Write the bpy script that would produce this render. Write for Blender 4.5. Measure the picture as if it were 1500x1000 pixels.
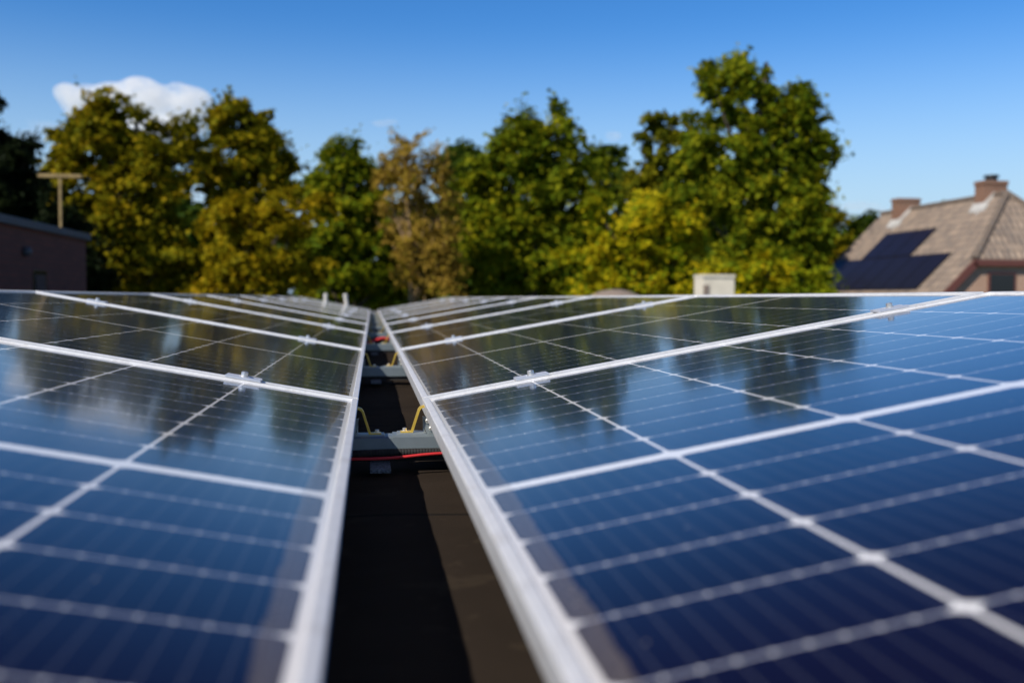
import bpy, bmesh, math, random
import numpy as np
from mathutils import Vector, Matrix, Euler

for o in list(bpy.data.objects): bpy.data.objects.remove(o)
SC = bpy.context.scene
COL = SC.collection

# ------------------------------------------------------------------ camera
F_PX, YAW, PITCH, ROLL = 1428.1, 0.1430, 0.0433, 0.0055
CAM = Vector((0.0, 0.0, 0.296))
_c, _s, _cp, _sp = math.cos(YAW), math.sin(YAW), math.cos(PITCH), math.sin(PITCH)
FWD = Vector((_s*_cp, _c*_cp, -_sp))
_r0 = Vector((_c, -_s, 0)); _u0 = _r0.cross(FWD)
RGT = math.cos(ROLL)*_r0 + math.sin(ROLL)*_u0
UPV = -math.sin(ROLL)*_r0 + math.cos(ROLL)*_u0
cd = bpy.data.cameras.new('camera'); cam = bpy.data.objects.new('camera', cd); COL.objects.link(cam)
m = Matrix.Identity(4)
for i, v in enumerate((RGT, UPV, -FWD)):
    for j in range(3): m[j][i] = v[j]
m.translation = CAM
cam.matrix_world = m
cd.sensor_width = 36; cd.lens = 36*F_PX/1500
cd.clip_start = 0.02; cd.clip_end = 3000
cd.dof.use_dof = True; cd.dof.focus_distance = 1.85; cd.dof.aperture_fstop = 3.2; cd.dof.aperture_blades = 9
SC.camera = cam

def at(px, py, D):
    """the point seen at pixel px,py of the 1500x1000 photograph, D metres along the gap"""
    d = FWD + RGT*((px-750)/F_PX) - UPV*((py-500)/F_PX)
    return CAM + d*(D/d.y)

# ------------------------------------------------------------------ light
SUN_TRAVEL = Vector((0.85, 0.70, -1.0)).normalized()
sd = -SUN_TRAVEL
SUN_EL = math.asin(sd.z); SUN_AZ = math.atan2(sd.x, sd.y)
W = bpy.data.worlds.new('World'); SC.world = W; W.use_nodes = True
nt = W.node_tree; bg = nt.nodes['Background']
sky = nt.nodes.new('ShaderNodeTexSky'); sky.sky_type = 'NISHITA'; sky.sun_disc = False
sky.sun_elevation = SUN_EL; sky.sun_rotation = SUN_AZ
sky.altitude = 0; sky.air_density = 1.0; sky.dust_density = 0.0; sky.ozone_density = 3.0
hsv = nt.nodes.new('ShaderNodeHueSaturation'); hsv.inputs['Saturation'].default_value = 1.35; hsv.inputs['Hue'].default_value = .506
nt.links.new(sky.outputs[0], hsv.inputs['Color']); gm = nt.nodes.new('ShaderNodeGamma'); gm.inputs[1].default_value = 1.12; nt.links.new(hsv.outputs[0], gm.inputs[0])
# paler air towards the horizon, all the way round
wtc = nt.nodes.new('ShaderNodeTexCoord'); wsx = nt.nodes.new('ShaderNodeSeparateXYZ'); nt.links.new(wtc.outputs['Generated'], wsx.inputs[0])
wmr = nt.nodes.new('ShaderNodeMapRange'); wmr.interpolation_type = 'SMOOTHSTEP'; nt.links.new(wsx.outputs[2], wmr.inputs[0])
wmr.inputs[1].default_value = 0.0; wmr.inputs[2].default_value = 0.28; wmr.inputs[3].default_value = 1.0; wmr.inputs[4].default_value = 0.0
wmx = nt.nodes.new('ShaderNodeMix'); wmx.data_type = 'RGBA'; nt.links.new(wmr.outputs[0], wmx.inputs[0]); nt.links.new(gm.outputs[0], wmx.inputs[6])
wmx.inputs[7].default_value = (4.1, 5.5, 6.9, 1); 
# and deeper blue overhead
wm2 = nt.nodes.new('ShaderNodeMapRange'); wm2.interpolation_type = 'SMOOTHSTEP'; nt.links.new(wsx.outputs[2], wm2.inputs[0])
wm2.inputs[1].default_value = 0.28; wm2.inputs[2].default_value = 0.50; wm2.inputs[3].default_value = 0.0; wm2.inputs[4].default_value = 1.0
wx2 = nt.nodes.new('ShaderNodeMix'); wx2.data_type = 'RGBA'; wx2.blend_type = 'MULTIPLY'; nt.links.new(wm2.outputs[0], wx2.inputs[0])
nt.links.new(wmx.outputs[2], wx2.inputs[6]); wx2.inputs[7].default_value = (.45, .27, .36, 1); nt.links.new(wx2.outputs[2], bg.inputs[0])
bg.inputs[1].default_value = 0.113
ld = bpy.data.lights.new('sun', 'SUN'); ld.energy = 5.0; ld.angle = math.radians(0.5); ld.color = (1.0, 0.93, 0.82)
sun = bpy.data.objects.new('sun', ld); COL.objects.link(sun)
sun.rotation_euler = SUN_TRAVEL.to_track_quat('-Z', 'Y').to_euler(); sun.location = (-20, -20, 30)
SC.view_settings.view_transform = 'Standard'; SC.view_settings.look = 'None'
SC.view_settings.exposure = 0.0; SC.view_settings.gamma = 1.0
SC.cycles.max_bounces = 12; SC.cycles.diffuse_bounces = 4; SC.cycles.volume_bounces = 12; SC.cycles.transparent_max_bounces = 8
SC.cycles.sample_clamp_indirect = 4.0

# ------------------------------------------------------------------ helpers
def tag(o, label=None, cat=None, group=None, kind=None):
    if label: o['label'] = label
    if cat: o['category'] = cat
    if group: o['group'] = group
    if kind: o['kind'] = kind
    return o
def empty(name, loc=(0, 0, 0), rot=(0, 0, 0)):
    o = bpy.data.objects.new(name, None); COL.objects.link(o)
    o.location = loc; o.rotation_euler = rot; o.empty_display_size = .1
    return o
def link(name, me, mat, parent=None):
    o = bpy.data.objects.new(name, me); COL.objects.link(o)
    if mat: me.materials.append(mat)
    if parent: o.parent = parent
    return o
def obj(name, bm, mat, parent=None, smooth=False):
    bmesh.ops.recalc_face_normals(bm, faces=bm.faces)
    me = bpy.data.meshes.new(name); bm.to_mesh(me); bm.free()
    if smooth:
        for p in me.polygons: p.use_smooth = True
    return link(name, me, mat, parent)
def box(bm, a, b, bev=0.0, M=None):
    v = [bm.verts.new((x, y, z)) for z in (a[2], b[2]) for y in (a[1], b[1]) for x in (a[0], b[0])]
    fs = [bm.faces.new([v[i] for i in q]) for q in ((0, 2, 3, 1), (4, 5, 7, 6), (0, 1, 5, 4), (2, 6, 7, 3), (0, 4, 6, 2), (1, 3, 7, 5))]
    if bev:
        es = list({e for f in fs for e in f.edges})
        r = bmesh.ops.bevel(bm, geom=es, offset=bev, segments=2, affect='EDGES', profile=.6)
        v = list({x for f in r['faces'] for x in f.verts} | {x for x in v if x.is_valid})
    if M is not None: bmesh.ops.transform(bm, matrix=M, verts=[x for x in v if x.is_valid])
    return bm
def prism(bm, pts, axis, a, b):
    """extrude a 2D outline along an axis (0 x, 1 y, 2 z) from a to b"""
    def P(p, t):
        q = list(p); q.insert(axis, t); return q
    A = [bm.verts.new(P(p, a)) for p in pts]; B = [bm.verts.new(P(p, b)) for p in pts]
    n = len(pts); bm.faces.new(A); bm.faces.new(B[::-1])
    for i in range(n): bm.faces.new((A[i], B[i], B[(i+1) % n], A[(i+1) % n]))
    return bm
def tube(bm, pts, radii, n=8):
    rings = []
    for i, p in enumerate(pts):
        p = Vector(p)
        t = (Vector(pts[min(i+1, len(pts)-1)]) - Vector(pts[max(i-1, 0)])).normalized()
        a = t.cross(Vector((0.13, 0.31, 0.94)) if abs(t.z) < .9 else Vector((1, 0, 0.1))).normalized(); b = t.cross(a)
        r = radii[i] if hasattr(radii, '__len__') else radii
        rings.append([bm.verts.new(p + (a*math.cos(k*2*math.pi/n) + b*math.sin(k*2*math.pi/n))*r) for k in range(n)])
    for A, B in zip(rings, rings[1:]):
        for k in range(n): bm.faces.new((A[k], A[(k+1) % n], B[(k+1) % n], B[k]))
    bm.faces.new(rings[0][::-1]); bm.faces.new(rings[-1])
    return bm
def copy_tree(o, parent=None):
    c = o.copy(); COL.objects.link(c)
    if parent: c.parent = parent
    for ch in list(o.children): copy_tree(ch, c)
    return c

# ------------------------------------------------------------------ materials
class NT:
    def __init__(s, name):
        s.m = bpy.data.materials.new(name); s.m.use_nodes = True; s.t = s.m.node_tree
        s.p = s.t.nodes['Principled BSDF']; s.out = s.t.nodes['Material Output']
    def n(s, t, **k):
        q = s.t.nodes.new(t)
        for a, b in k.items(): setattr(q, a, b)
        return q
    def l(s, a, b): s.t.links.new(a, b)
    def math(s, op, a, b=None, c=None):
        q = s.n('ShaderNodeMath', operation=op)
        for i, v in enumerate((a, b, c)):
            if v is None: continue
            if isinstance(v, (int, float)): q.inputs[i].default_value = v
            else: s.l(v, q.inputs[i])
        return q.outputs[0]
    def mix(s, f, a, b):
        q = s.n('ShaderNodeMix', data_type='RGBA')
        for i, v in ((0, f), (6, a), (7, b)):
            if isinstance(v, (int, float)): q.inputs[i].default_value = v
            elif isinstance(v, tuple): q.inputs[i].default_value = (*v, 1)
            else: s.l(v, q.inputs[i])
        return q.outputs[2]
    def noise(s, scale, detail=4, rough=.55, vec=None, out=0):
        q = s.n('ShaderNodeTexNoise'); q.inputs['Scale'].default_value = scale
        q.inputs['Detail'].default_value = detail; q.inputs['Roughness'].default_value = rough
        if vec is None: vec = s.n('ShaderNodeTexCoord').outputs['Object']
        s.l(vec, q.inputs['Vector']); return q.outputs[out]
    def ramp(s, f, stops):
        q = s.n('ShaderNodeValToRGB'); e = q.color_ramp.elements
        while len(e) < len(stops): e.new(.5)
        for x, (p, c) in zip(e, stops): x.position = p; x.color = (*c, 1)
        s.l(f, q.inputs[0]); return q.outputs[0]
    def bump(s, h, strength, dist=.01):
        q = s.n('ShaderNodeBump'); q.inputs['Strength'].default_value = strength; q.inputs['Distance'].default_value = dist
        s.l(h, q.inputs['Height']); s.l(q.outputs[0], s.p.inputs['Normal'])
def simple(name, col, rough=.5, metal=0.0, var=.12, scale=30, bump=0.0, spec=.5, stops=None):
    t = NT(name); f = t.noise(scale, 5)
    d = tuple(c*(1-var) for c in col); b = tuple(min(1, c*(1+var)) for c in col)
    t.l(t.ramp(f, stops or [(.3, d), (.7, b)]), t.p.inputs['Base Color'])
    t.p.inputs['Roughness'].default_value = rough; t.p.inputs['Metallic'].default_value = metal
    t.p.inputs['Specular IOR Level'].default_value = spec
    if bump: t.bump(t.noise(scale*2, 6), bump)
    return t.m

PW, PL, PITCHP = 1.134, 1.722, 1.742        # panel: up the slope, along the row; spacing
CU, CV, MID = 0.1835, 0.0925, 0.0115        # cell pitch, half-cell pitch, half the middle strip
def make_cell_material():
    t = NT('solar_cells')
    tc = t.n('ShaderNodeTexCoord'); sx = t.n('ShaderNodeSeparateXYZ'); t.l(tc.outputs['Object'], sx.inputs[0])
    u, v = sx.outputs[0], sx.outputs[1]
    mu = (PW-6*CU)/2
    uc = t.math('DIVIDE', t.math('SUBTRACT', u, mu), CU)                   # in cells
    vh = t.math('SUBTRACT', t.math('ABSOLUTE', t.math('SUBTRACT', v, PL/2)), MID)
    vc = t.math('DIVIDE', vh, CV)
    du = t.math('MULTIPLY', t.math('ABSOLUTE', t.math('SUBTRACT', t.math('FRACT', uc), .5)), CU)
    dv = t.math('MULTIPLY', t.math('ABSOLUTE', t.math('SUBTRACT', t.math('FRACT', vc), .5)), CV)
    eu = t.math('SUBTRACT', CU/2, du); ev = t.math('SUBTRACT', CV/2, dv)   # distance to the cell boundary
    gapu = t.math('LESS_THAN', eu, .0018)
    gapv = t.math('LESS_THAN', ev, .0008)
    cham = t.math('LESS_THAN', t.math('ADD', eu, t.math('MULTIPLY', ev, 1.1)), .0096)
    midg = t.math('LESS_THAN', vh, .0)
    out_u = t.math('MAXIMUM', t.math('LESS_THAN', uc, 0.004), t.math('GREATER_THAN', uc, 5.996))
    out_v = t.math('GREATER_THAN', vc, 8.99)
    white = gapu
    for k in (cham, midg, out_u, out_v): white = t.math('MAXIMUM', white, k)
    # bus wires and the solder pads that show between the half cells
    ub = t.math('MULTIPLY', uc, 10.0)
    db = t.math('MULTIPLY', t.math('ABSOLUTE', t.math('SUBTRACT', t.math('FRACT', ub), .5)), CU/10)
    wire = t.math('LESS_THAN', db, .00030)
    pad = t.math('MULTIPLY', t.math('LESS_THAN', db, .0013), t.math('LESS_THAN', ev, .0019))
    finger = t.math('LESS_THAN', t.math('ABSOLUTE', t.math('SUBTRACT', t.math('FRACT', t.math('MULTIPLY', v, 700.)), .5)), .07)
    tint = t.noise(1.1, 2)
    cellc = t.ramp(t.math('FRACT', t.math('ADD', t.math('MULTIPLY', t.math('FLOOR', uc), .37), t.math('MULTIPLY', t.math('FLOOR', vc), .71))),
                   [(0, (.0034, .0026, .0150)), (1, (.0046, .0036, .0195))])
    cellc = t.mix(finger, cellc, (.005, .006, .015))
    inside = t.math('SUBTRACT', 1.0, t.math('MAXIMUM', t.math('MAXIMUM', out_u, out_v), midg))
    c = t.mix(t.math('MULTIPLY', wire, t.math('MULTIPLY', inside, .26)), cellc, (.30, .33, .40))
    c = t.mix(t.math('MULTIPLY', gapv, inside), c, (.56, .59, .72))
    c = t.mix(white, c, (.84, .84, .85))
    c = t.mix(t.math('MULTIPLY', pad, inside), c, (.66, .68, .72))
    # dirt washed down to the low edge: a tongue widest half way along, with a pale tide line
    a = t.math('SINE', t.math('MULTIPLY', v, math.pi/PL))
    nz = t.math('MULTIPLY', t.math('SUBTRACT', t.noise(16, 5, .6), .5), .014)
    width = t.math('ADD', t.math('ADD', .0165, t.math('MULTIPLY', t.math('POWER', t.math('MAXIMUM', a, .0001), .7), .021)), nz)
    e = t.math('SUBTRACT', width, u)
    sm = t.n('ShaderNodeMapRange', interpolation_type='SMOOTHSTEP'); t.l(e, sm.inputs[0])
    sm.inputs[1].default_value = -.003; sm.inputs[2].default_value = .006
    fine = t.noise(220, 5, .7)
    body = t.math('MULTIPLY', sm.outputs[0], t.math('ADD', .07, t.math('MULTIPLY', fine, .34)))
    tide = t.math('MULTIPLY', t.math('LESS_THAN', t.math('ABSOLUTE', t.math('SUBTRACT', e, .003)), .0035), t.math('MULTIPLY', fine, .55))
    film = t.math('MULTIPLY', t.math('POWER', t.noise(9, 6, .65), 2.0), .006)
    dirt = t.math('ADD', t.math('MAXIMUM', body, tide), film)
    c = t.mix(dirt, c, (.30, .245, .185))
    spk = t.n('ShaderNodeTexVoronoi'); spk.inputs['Scale'].default_value = 38; t.l(tc.outputs['Object'], spk.inputs['Vector'])
    dots = t.math('LESS_THAN', spk.outputs['Distance'], t.math('MULTIPLY', t.math('GREATER_THAN', t.noise(7, 3), .50), .045))
    c = t.mix(t.math('MULTIPLY', dots, .6), c, (.42, .39, .34))
    t.l(c, t.p.inputs['Base Color'])
    t.p.inputs['Roughness'].default_value = .20; t.p.inputs['Specular IOR Level'].default_value = .05; t.p.inputs['Specular Tint'].default_value = (.25, .20, 1.0, 1)
    t.p.inputs['Coat Weight'].default_value = 1.0; t.p.inputs['Coat IOR'].default_value = 1.215
    cr = t.math('ADD', .050, t.math('ADD', t.math('MULTIPLY', sm.outputs[0], .10), t.math('MULTIPLY', t.noise(5, 4), .04)))
    t.l(cr, t.p.inputs['Coat Roughness'])
    return t.m
M = {}
M['cells'] = make_cell_material()
def alu_mat():
    t = NT('anodised_aluminium')
    c = t.ramp(t.noise(60, 5), [(.3, (.78, .78, .78)), (.7, (.86, .86, .86))])
    g = t.math('MULTIPLY', t.math('GREATER_THAN', t.noise(14, 8, .7), .56), t.noise(90, 4))
    c = t.mix(t.math('MULTIPLY', g, .35), c, (.45, .40, .34))
    t.l(c, t.p.inputs['Base Color']); t.p.inputs['Metallic'].default_value = .35
    t.l(t.math('ADD', .34, t.math('MULTIPLY', t.noise(30, 5), .2)), t.p.inputs['Roughness'])
    return t.m
M['alu'] = alu_mat()
M['clamp'] = simple('clamp_aluminium', (.72, .74, .80), .32, .55, .05, 80)
M['bolt'] = simple('stainless_bolt', (.72, .70, .66), .3, .8, .08, 200)
M['steel'] = simple('coated_grey_steel', (.20, .245, .275), .42, .35, .10, 25, .03)
M['galv'] = simple('galvanised_steel', (.36, .40, .41), .42, .6, .14, 60, .03)
M['gold'] = simple('yellow_passivated_steel', (.80, .55, .09), .36, .5, .14, 90)
M['rubber'] = simple('black_rubber', (.011, .011, .012), .8, 0, .25, 120, .2)
M['red'] = simple('red_cable_sheath', (.55, .025, .03), .45, 0, .08, 60)
M['granule'] = simple('grey_granule_pad', (.13, .155, .20), .9, 0, .8, 260, .6)
M['white_plastic'] = simple('white_plastic', (.74, .72, .66), .5, 0, .06, 20)
M['trim'] = simple('grey_roof_trim', (.30, .31, .33), .5, .3, .1, 15)
M['dark_trim'] = simple('dark_grey_trim', (.095, .095, .10), .6, .0, .15, 8)
M['render_white'] = simple('cream_render', (.72, .66, .54), .85, 0, .1, 3, .1)
M['flash'] = simple('lead_flashing', (.50, .49, .47), .6, 0, .2, 6)
M['fascia'] = simple('red_brown_fascia', (.13, .045, .035), .55, 0, .1, 10)
M['dark'] = simple('dark_glazing', (.012, .012, .013), .15, 0, .1, 10)
M['blackpot'] = simple('black_chimney_pot', (.02, .02, .022), .6, 0, .2, 20)
M['wood'] = simple('weathered_timber', (.30, .215, .09), .8, 0, .25, 12, .2)
M['bark'] = simple('bark', (.075, .058, .042), .9, 0, .4, 14, .5)
M['twig'] = simple('tan_twigs', (.30, .20, .095), .9, 0, .3, 9)
M['mound'] = simple('brown_thatch', (.24, .19, .155), .95, 0, .3, 22, .5)
M['blueglass'] = simple('blue_pane', (.02, .035, .08), .3, 0, .2, 10)
M['pv_black'] = simple('black_roof_module', (.012, .012, .024), .35, 0, .15, 4, 0, .3)
M['pv_edge'] = simple('black_module_frame', (.010, .010, .014), .4, .4, .1, 20)

def brick_mat(name, a, b, mortar, sc=1.0, rot=True):
    t = NT(name); tc = t.n('ShaderNodeTexCoord')
    sx = t.n('ShaderNodeSeparateXYZ'); t.l(tc.outputs['Object'], sx.inputs[0])
    cb = t.n('ShaderNodeCombineXYZ'); t.l(t.math('ADD', sx.outputs[0], sx.outputs[1]), cb.inputs[0]); t.l(sx.outputs[2], cb.inputs[1])
    q = t.n('ShaderNodeTexBrick'); t.l(cb.outputs[0], q.inputs['Vector'])
    q.inputs['Color1'].default_value = (*a, 1); q.inputs['Color2'].default_value = (*b, 1); q.inputs['Mortar'].default_value = (*mortar, 1)
    q.inputs['Scale'].default_value = 1; q.inputs['Brick Width'].default_value = .22*sc; q.inputs['Row Height'].default_value = .065*sc
    q.inputs['Mortar Size'].default_value = .009*sc; q.inputs['Bias'].default_value = -.1
    c = t.mix(t.math('MULTIPLY', t.noise(1.2, 6), .5), q.outputs[0], tuple(x*.55 for x in a))
    t.l(c, t.p.inputs['Base Color']); t.p.inputs['Roughness'].default_value = .9
    t.bump(q.outputs['Fac'], .4, -.01)
    return t.m
M['brick_shed'] = brick_mat('purple_brown_brick', (.21, .068, .045), (.14, .050, .036), (.11, .06, .045))
M['brick_house'] = brick_mat('salmon_brick', (.52, .30, .20), (.44, .25, .16), (.48, .40, .33))
M['brick_chimney'] = brick_mat('orange_brown_brick', (.29, .135, .075), (.20, .090, .05), (.30, .24, .2))

def tile_mat():
    t = NT('roof_tiles'); tc = t.n('ShaderNodeTexCoord')
    q = t.n('ShaderNodeTexBrick'); t.l(tc.outputs['UV'], q.inputs['Vector'])
    q.inputs['Color1'].default_value = (.40, .30, .22, 1); q.inputs['Color2'].default_value = (.18, .14, .115, 1); q.inputs['Mortar'].default_value = (.10, .075, .06, 1)
    q.inputs['Scale'].default_value = 1; q.inputs['Brick Width'].default_value = .22; q.inputs['Row Height'].default_value = .33
    q.inputs['Mortar Size'].default_value = .025; q.inputs['Mortar Smooth'].default_value = .4
    n = t.noise(.9, 7, .65)
    c = t.mix(t.math('MULTIPLY', n, .5), q.outputs[0], (.33, .265, .21))
    c = t.mix(t.math('MULTIPLY', t.math('GREATER_THAN', t.noise(5, 5), .58), .4), c, (.14, .135, .13))
    t.l(c, t.p.inputs['Base Color']); t.p.inputs['Roughness'].default_value = .92
    sx = t.n('ShaderNodeSeparateXYZ'); t.l(tc.outputs['UV'], sx.inputs[0])
    h = t.math('ADD', t.math('FRACT', t.math('DIVIDE', sx.outputs[1], .33)), t.math('MULTIPLY', t.math('SINE', t.math('MULTIPLY', sx.outputs[0], 28.5)), .35))
    t.bump(h, .8, -.05)
    return t.m
M['tiles'] = tile_mat()

def membrane_mat():
    t = NT('bitumen_membrane'); tc = t.n('ShaderNodeTexCoord')
    g = t.noise(420, 3, .7); b = t.noise(2.3, 6, .6); st = t.noise(11, 5, .6)
    c = t.ramp(b, [(.3, (.016, .0120, .0092)), (.7, (.034, .0245, .018))])
    c = t.mix(t.math('MULTIPLY', g, .45), c, (.048, .038, .030))
    c = t.mix(t.math('MULTIPLY', t.math('GREATER_THAN', st, .62), .35), c, (.060, .046, .032))
    sx = t.n('ShaderNodeSeparateXYZ'); t.l(tc.outputs['Object'], sx.inputs[0])
    seam = t.math('LESS_THAN', t.math('ABSOLUTE', t.math('SUBTRACT', t.math('FRACT', t.math('DIVIDE', t.math('ADD', sx.outputs[1], t.math('MULTIPLY', t.noise(3), .05)), 1.02)), .5)), .006)
    c = t.mix(seam, c, (.012, .011, .010))
    t.l(c, t.p.inputs['Base Color']); t.p.inputs['Roughness'].default_value = .85; t.p.inputs['Specular IOR Level'].default_value = .04
    t.bump(t.math('ADD', t.math('MULTIPLY', b, 2.), g), .5, .004)
    return t.m
M['membrane'] = membrane_mat()

def ground_mat():
    t = NT('lawn'); c = t.ramp(t.noise(.35, 8, .65), [(.3, (.035, .05, .014)), (.7, (.075, .09, .03))])
    t.l(c, t.p.inputs['Base Color']); t.p.inputs['Roughness'].default_value = 1.0; t.bump(t.noise(8, 6), .5, .05); return t.m
M['lawn'] = ground_mat()

def leaf_mat(name, cols, trans=.35):
    """cols: leaf colours from the dullest to the yellowest; each leaf draws its own, boughs lean one way"""
    t = NT(name)
    g = t.n('ShaderNodeNewGeometry')
    f = t.math('ADD', t.math('MULTIPLY', g.outputs['Random Per Island'], .62), t.math('MULTIPLY', t.math('SUBTRACT', t.noise(.75, 3, .5), .30), 1.0))
    n = len(cols)
    c = t.ramp(f, [((i+.2)/(n-.4), k) for i, k in enumerate(cols)])
    t.p.inputs['Roughness'].default_value = .6; t.p.inputs['Specular IOR Level'].default_value = .04
    t.l(c, t.p.inputs['Base Color'])
    tr = t.n('ShaderNodeBsdfTranslucent'); t.l(c, tr.inputs[0])
    mx = t.n('ShaderNodeMixShader'); mx.inputs[0].default_value = trans
    t.l(t.p.outputs[0], mx.inputs[1]); t.l(tr.outputs[0], mx.inputs[2]); t.l(mx.outputs[0], t.out.inputs[0])
    return t.m
M['leaf_olive'] = leaf_mat('olive_gold_leaves', [(0.065, 0.080, 0.006), (0.151, 0.154, 0.007), (0.263, 0.228, 0.008), (0.381, 0.268, 0.010)])
M['leaf_gold'] = leaf_mat('gold_leaves', [(0.095, 0.103, 0.006), (0.218, 0.192, 0.007), (0.347, 0.268, 0.008), (0.448, 0.285, 0.010)])
M['leaf_green'] = leaf_mat('green_leaves', [(0.047, 0.087, 0.007), (0.106, 0.157, 0.008), (0.207, 0.239, 0.010), (0.381, 0.342, 0.012)])
M['leaf_green_olive'] = leaf_mat('olive_green_leaves', [(0.050, 0.075, 0.007), (0.106, 0.125, 0.008), (0.190, 0.194, 0.009), (0.291, 0.251, 0.010)])
M['leaf_deep'] = leaf_mat('deep_green_leaves', [(0.025, 0.052, 0.008), (0.052, 0.087, 0.009), (0.103, 0.132, 0.010)])
M['leaf_yellow'] = leaf_mat('yellow_green_leaves', [(.10, .17, .007), (0.146, 0.205, 0.007), (0.302, 0.308, 0.008), (0.493, 0.410, 0.010), (0.560, 0.399, 0.010)])
M['leaf_brown'] = leaf_mat('tan_leaves', [(0.157, 0.131, 0.018), (0.325, 0.217, 0.035), (0.426, 0.285, 0.045), (0.269, 0.239, 0.020)])
M['leaf_conifer'] = leaf_mat('dark_conifer_needles', [(.005, .010, .004), (.009, .016, .006), (.018, .026, .008)], .15)
M['leaf_lime'] = leaf_mat('lime_leaves', [(.08, .14, .007), (.17, .22, .008), (.32, .32, .010)])

# ------------------------------------------------------------------ ground and the flat roof the array stands on
GZ = -3.6
bm = bmesh.new(); S = 900
vs = [bm.verts.new((x, y, GZ)) for x, y in ((-S, -S), (S, -S), (S, S), (-S, S))]; bm.faces.new(vs)
tag(obj('ground', bm, M['lawn']), kind='structure')

RX0, RX1, RY0, RY1 = -3.4, 3.6, -4.0, 18.6
bl = empty('flat_roof_building', (0, 7, GZ))
tag(bl, 'flat building whose dark bitumen roof carries both rows of solar panels', 'building')
bm = bmesh.new(); box(bm, (RX0, RY0-7, 0), (RX1, RY1-7, -GZ-.03)); obj('wall', bm, M['brick_shed'], bl)
bm = bmesh.new()
nx, ny = 70, 560                                  # the membrane lies a little uneven
rng = np.random.default_rng(3)
gx = np.linspace(RX0, RX1, nx); gy = np.linspace(RY0-7, RY1-7, ny)
gv = [[bm.verts.new((x, y, -GZ - .010 + .0042*math.sin(x*7+y*3.1)*math.sin(y*5.3-x*2) + rng.normal(0, .0014) + (.0035 if ((y+7+4-.45) % 1.02) < .12 else 0))) for x in gx] for y in gy]
for j in range(ny-1):
    for i in range(nx-1): bm.faces.new((gv[j][i], gv[j][i+1], gv[j+1][i+1], gv[j+1][i]))
obj('roof_membrane', bm, M['membrane'], bl, True)
bm = bmesh.new()
for a, b in (((RX0-.05, RY0-7.05), (RX1+.05, RY0-7)), ((RX0-.05, RY1-7), (RX1+.05, RY1-6.95)), ((RX0-.05, RY0-7), (RX0, RY1-7)), ((RX1, RY0-7), (RX1+.05, RY1-7))):
    box(bm, (*a, -GZ-.2), (*b, -GZ+.05), .006)
obj('roof_trim', bm, M['trim'], bl)

# ------------------------------------------------------------------ solar panels
SLOPE = 0.1788; ZLOW = 0.296-0.1812; XR, XL = 0.0913, -0.0237; Y1 = 1.7806     # first seam
def make_panel():
    r = empty('solar_panel')
    bm = bmesh.new(); w, h = .0115, .035
    ring = lambda x0, y0, x1, y1, z: [bm.verts.new(p) for p in ((x0, y0, z), (x1, y0, z), (x1, y1, z), (x0, y1, z))]
    o0, o1 = ring(0, 0, PW, PL, 0), ring(0, 0, PW, PL, -h)
    i0, i1 = ring(w, w, PW-w, PL-w, 0), ring(w, w, PW-w, PL-w, -h)
    for a, b in ((o0, i0), (o1, o0), (i0, i1), (i1, o1)):
        for k in range(4): bm.faces.new((a[k], a[(k+1) % 4], b[(k+1) % 4], b[k]))
    bm.normal_update()
    es = [e for e in bm.edges if all(v in o0 for v in e.verts) or all(v in i0 for v in e.verts) or (e.verts[0] in o0 and e.verts[1] in o1) or (e.verts[1] in o0 and e.verts[0] in o1)]
    bmesh.ops.bevel(bm, geom=es, offset=.0012, segments=2, affect='EDGES')
    obj('frame', bm, M['alu'], r)
    bm = bmesh.new(); box(bm, (w, w, -.0090), (PW-w, PL-w, -.0038)); obj('glass', bm, M['cells'], r)
    return r
ORD = ['nearest', 'second', 'third', 'fourth', 'fifth', 'sixth', 'seventh', 'eighth', 'farthest']
NP = 9
rotR, rotL = (0, -SLOPE, 0), (0, -SLOPE, math.pi)
proto = make_panel(); first = True
for side in ('right', 'left'):
    for k in range(NP):
        p = proto if first else copy_tree(proto); first = False
        y = Y1 + (k-1)*PITCHP + .01
        if side == 'right': p.location = (XR, y, ZLOW); p.rotation_euler = rotR
        else: p.location = (XL, y+PL, ZLOW); p.rotation_euler = rotL
        where = 'in the foreground' if k == 0 else 'from the camera'
        nm = ORD[k] + (' framed solar panel of the %s row, filling the %s foreground' % (side, 'lower '+side) if k == 0 else ' framed solar panel along the %s row, counted from the camera' % side)
        tag(p, 'blue black ' + nm, 'solar panel', 'framed solar panels in two facing rows')

# clamps on the seams
def make_clamp():
    r = empty('panel_clamp')
    bm = bmesh.new()
    prism(bm, [(-.019, .0006), (-.019, .0048), (-.007, .0052), (-.006, .0035), (.006, .0035), (.007, .0052), (.019, .0048), (.019, .0006)], 0, -.031, .031)
    bmesh.ops.bevel(bm, geom=list(bm.edges), offset=.0006, segments=1, affect='EDGES')
    obj('clamp_plate', bm, M['clamp'], r)
    bm = bmesh.new(); box(bm, (-.012, -.0045, -.034), (.012, .0045, .0008)); obj('clamp_stem', bm, M['clamp'], r)
    bm = bmesh.new(); tube(bm, [(0, 0, .0034), (0, 0, .0062)], .0085, 20); obj('washer', bm, M['bolt'], r)
    bm = bmesh.new(); tube(bm, [(0, 0, .0060), (0, 0, .0125), (0, 0, .0136)], [.0062, .0062, .0052], 10); tube(bm, [(0, 0, .0136), (0, 0, .01365)], .003, 6)
    obj('bolt', bm, M['bolt'], r)
    return r
cproto = make_clamp(); first = True
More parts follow.
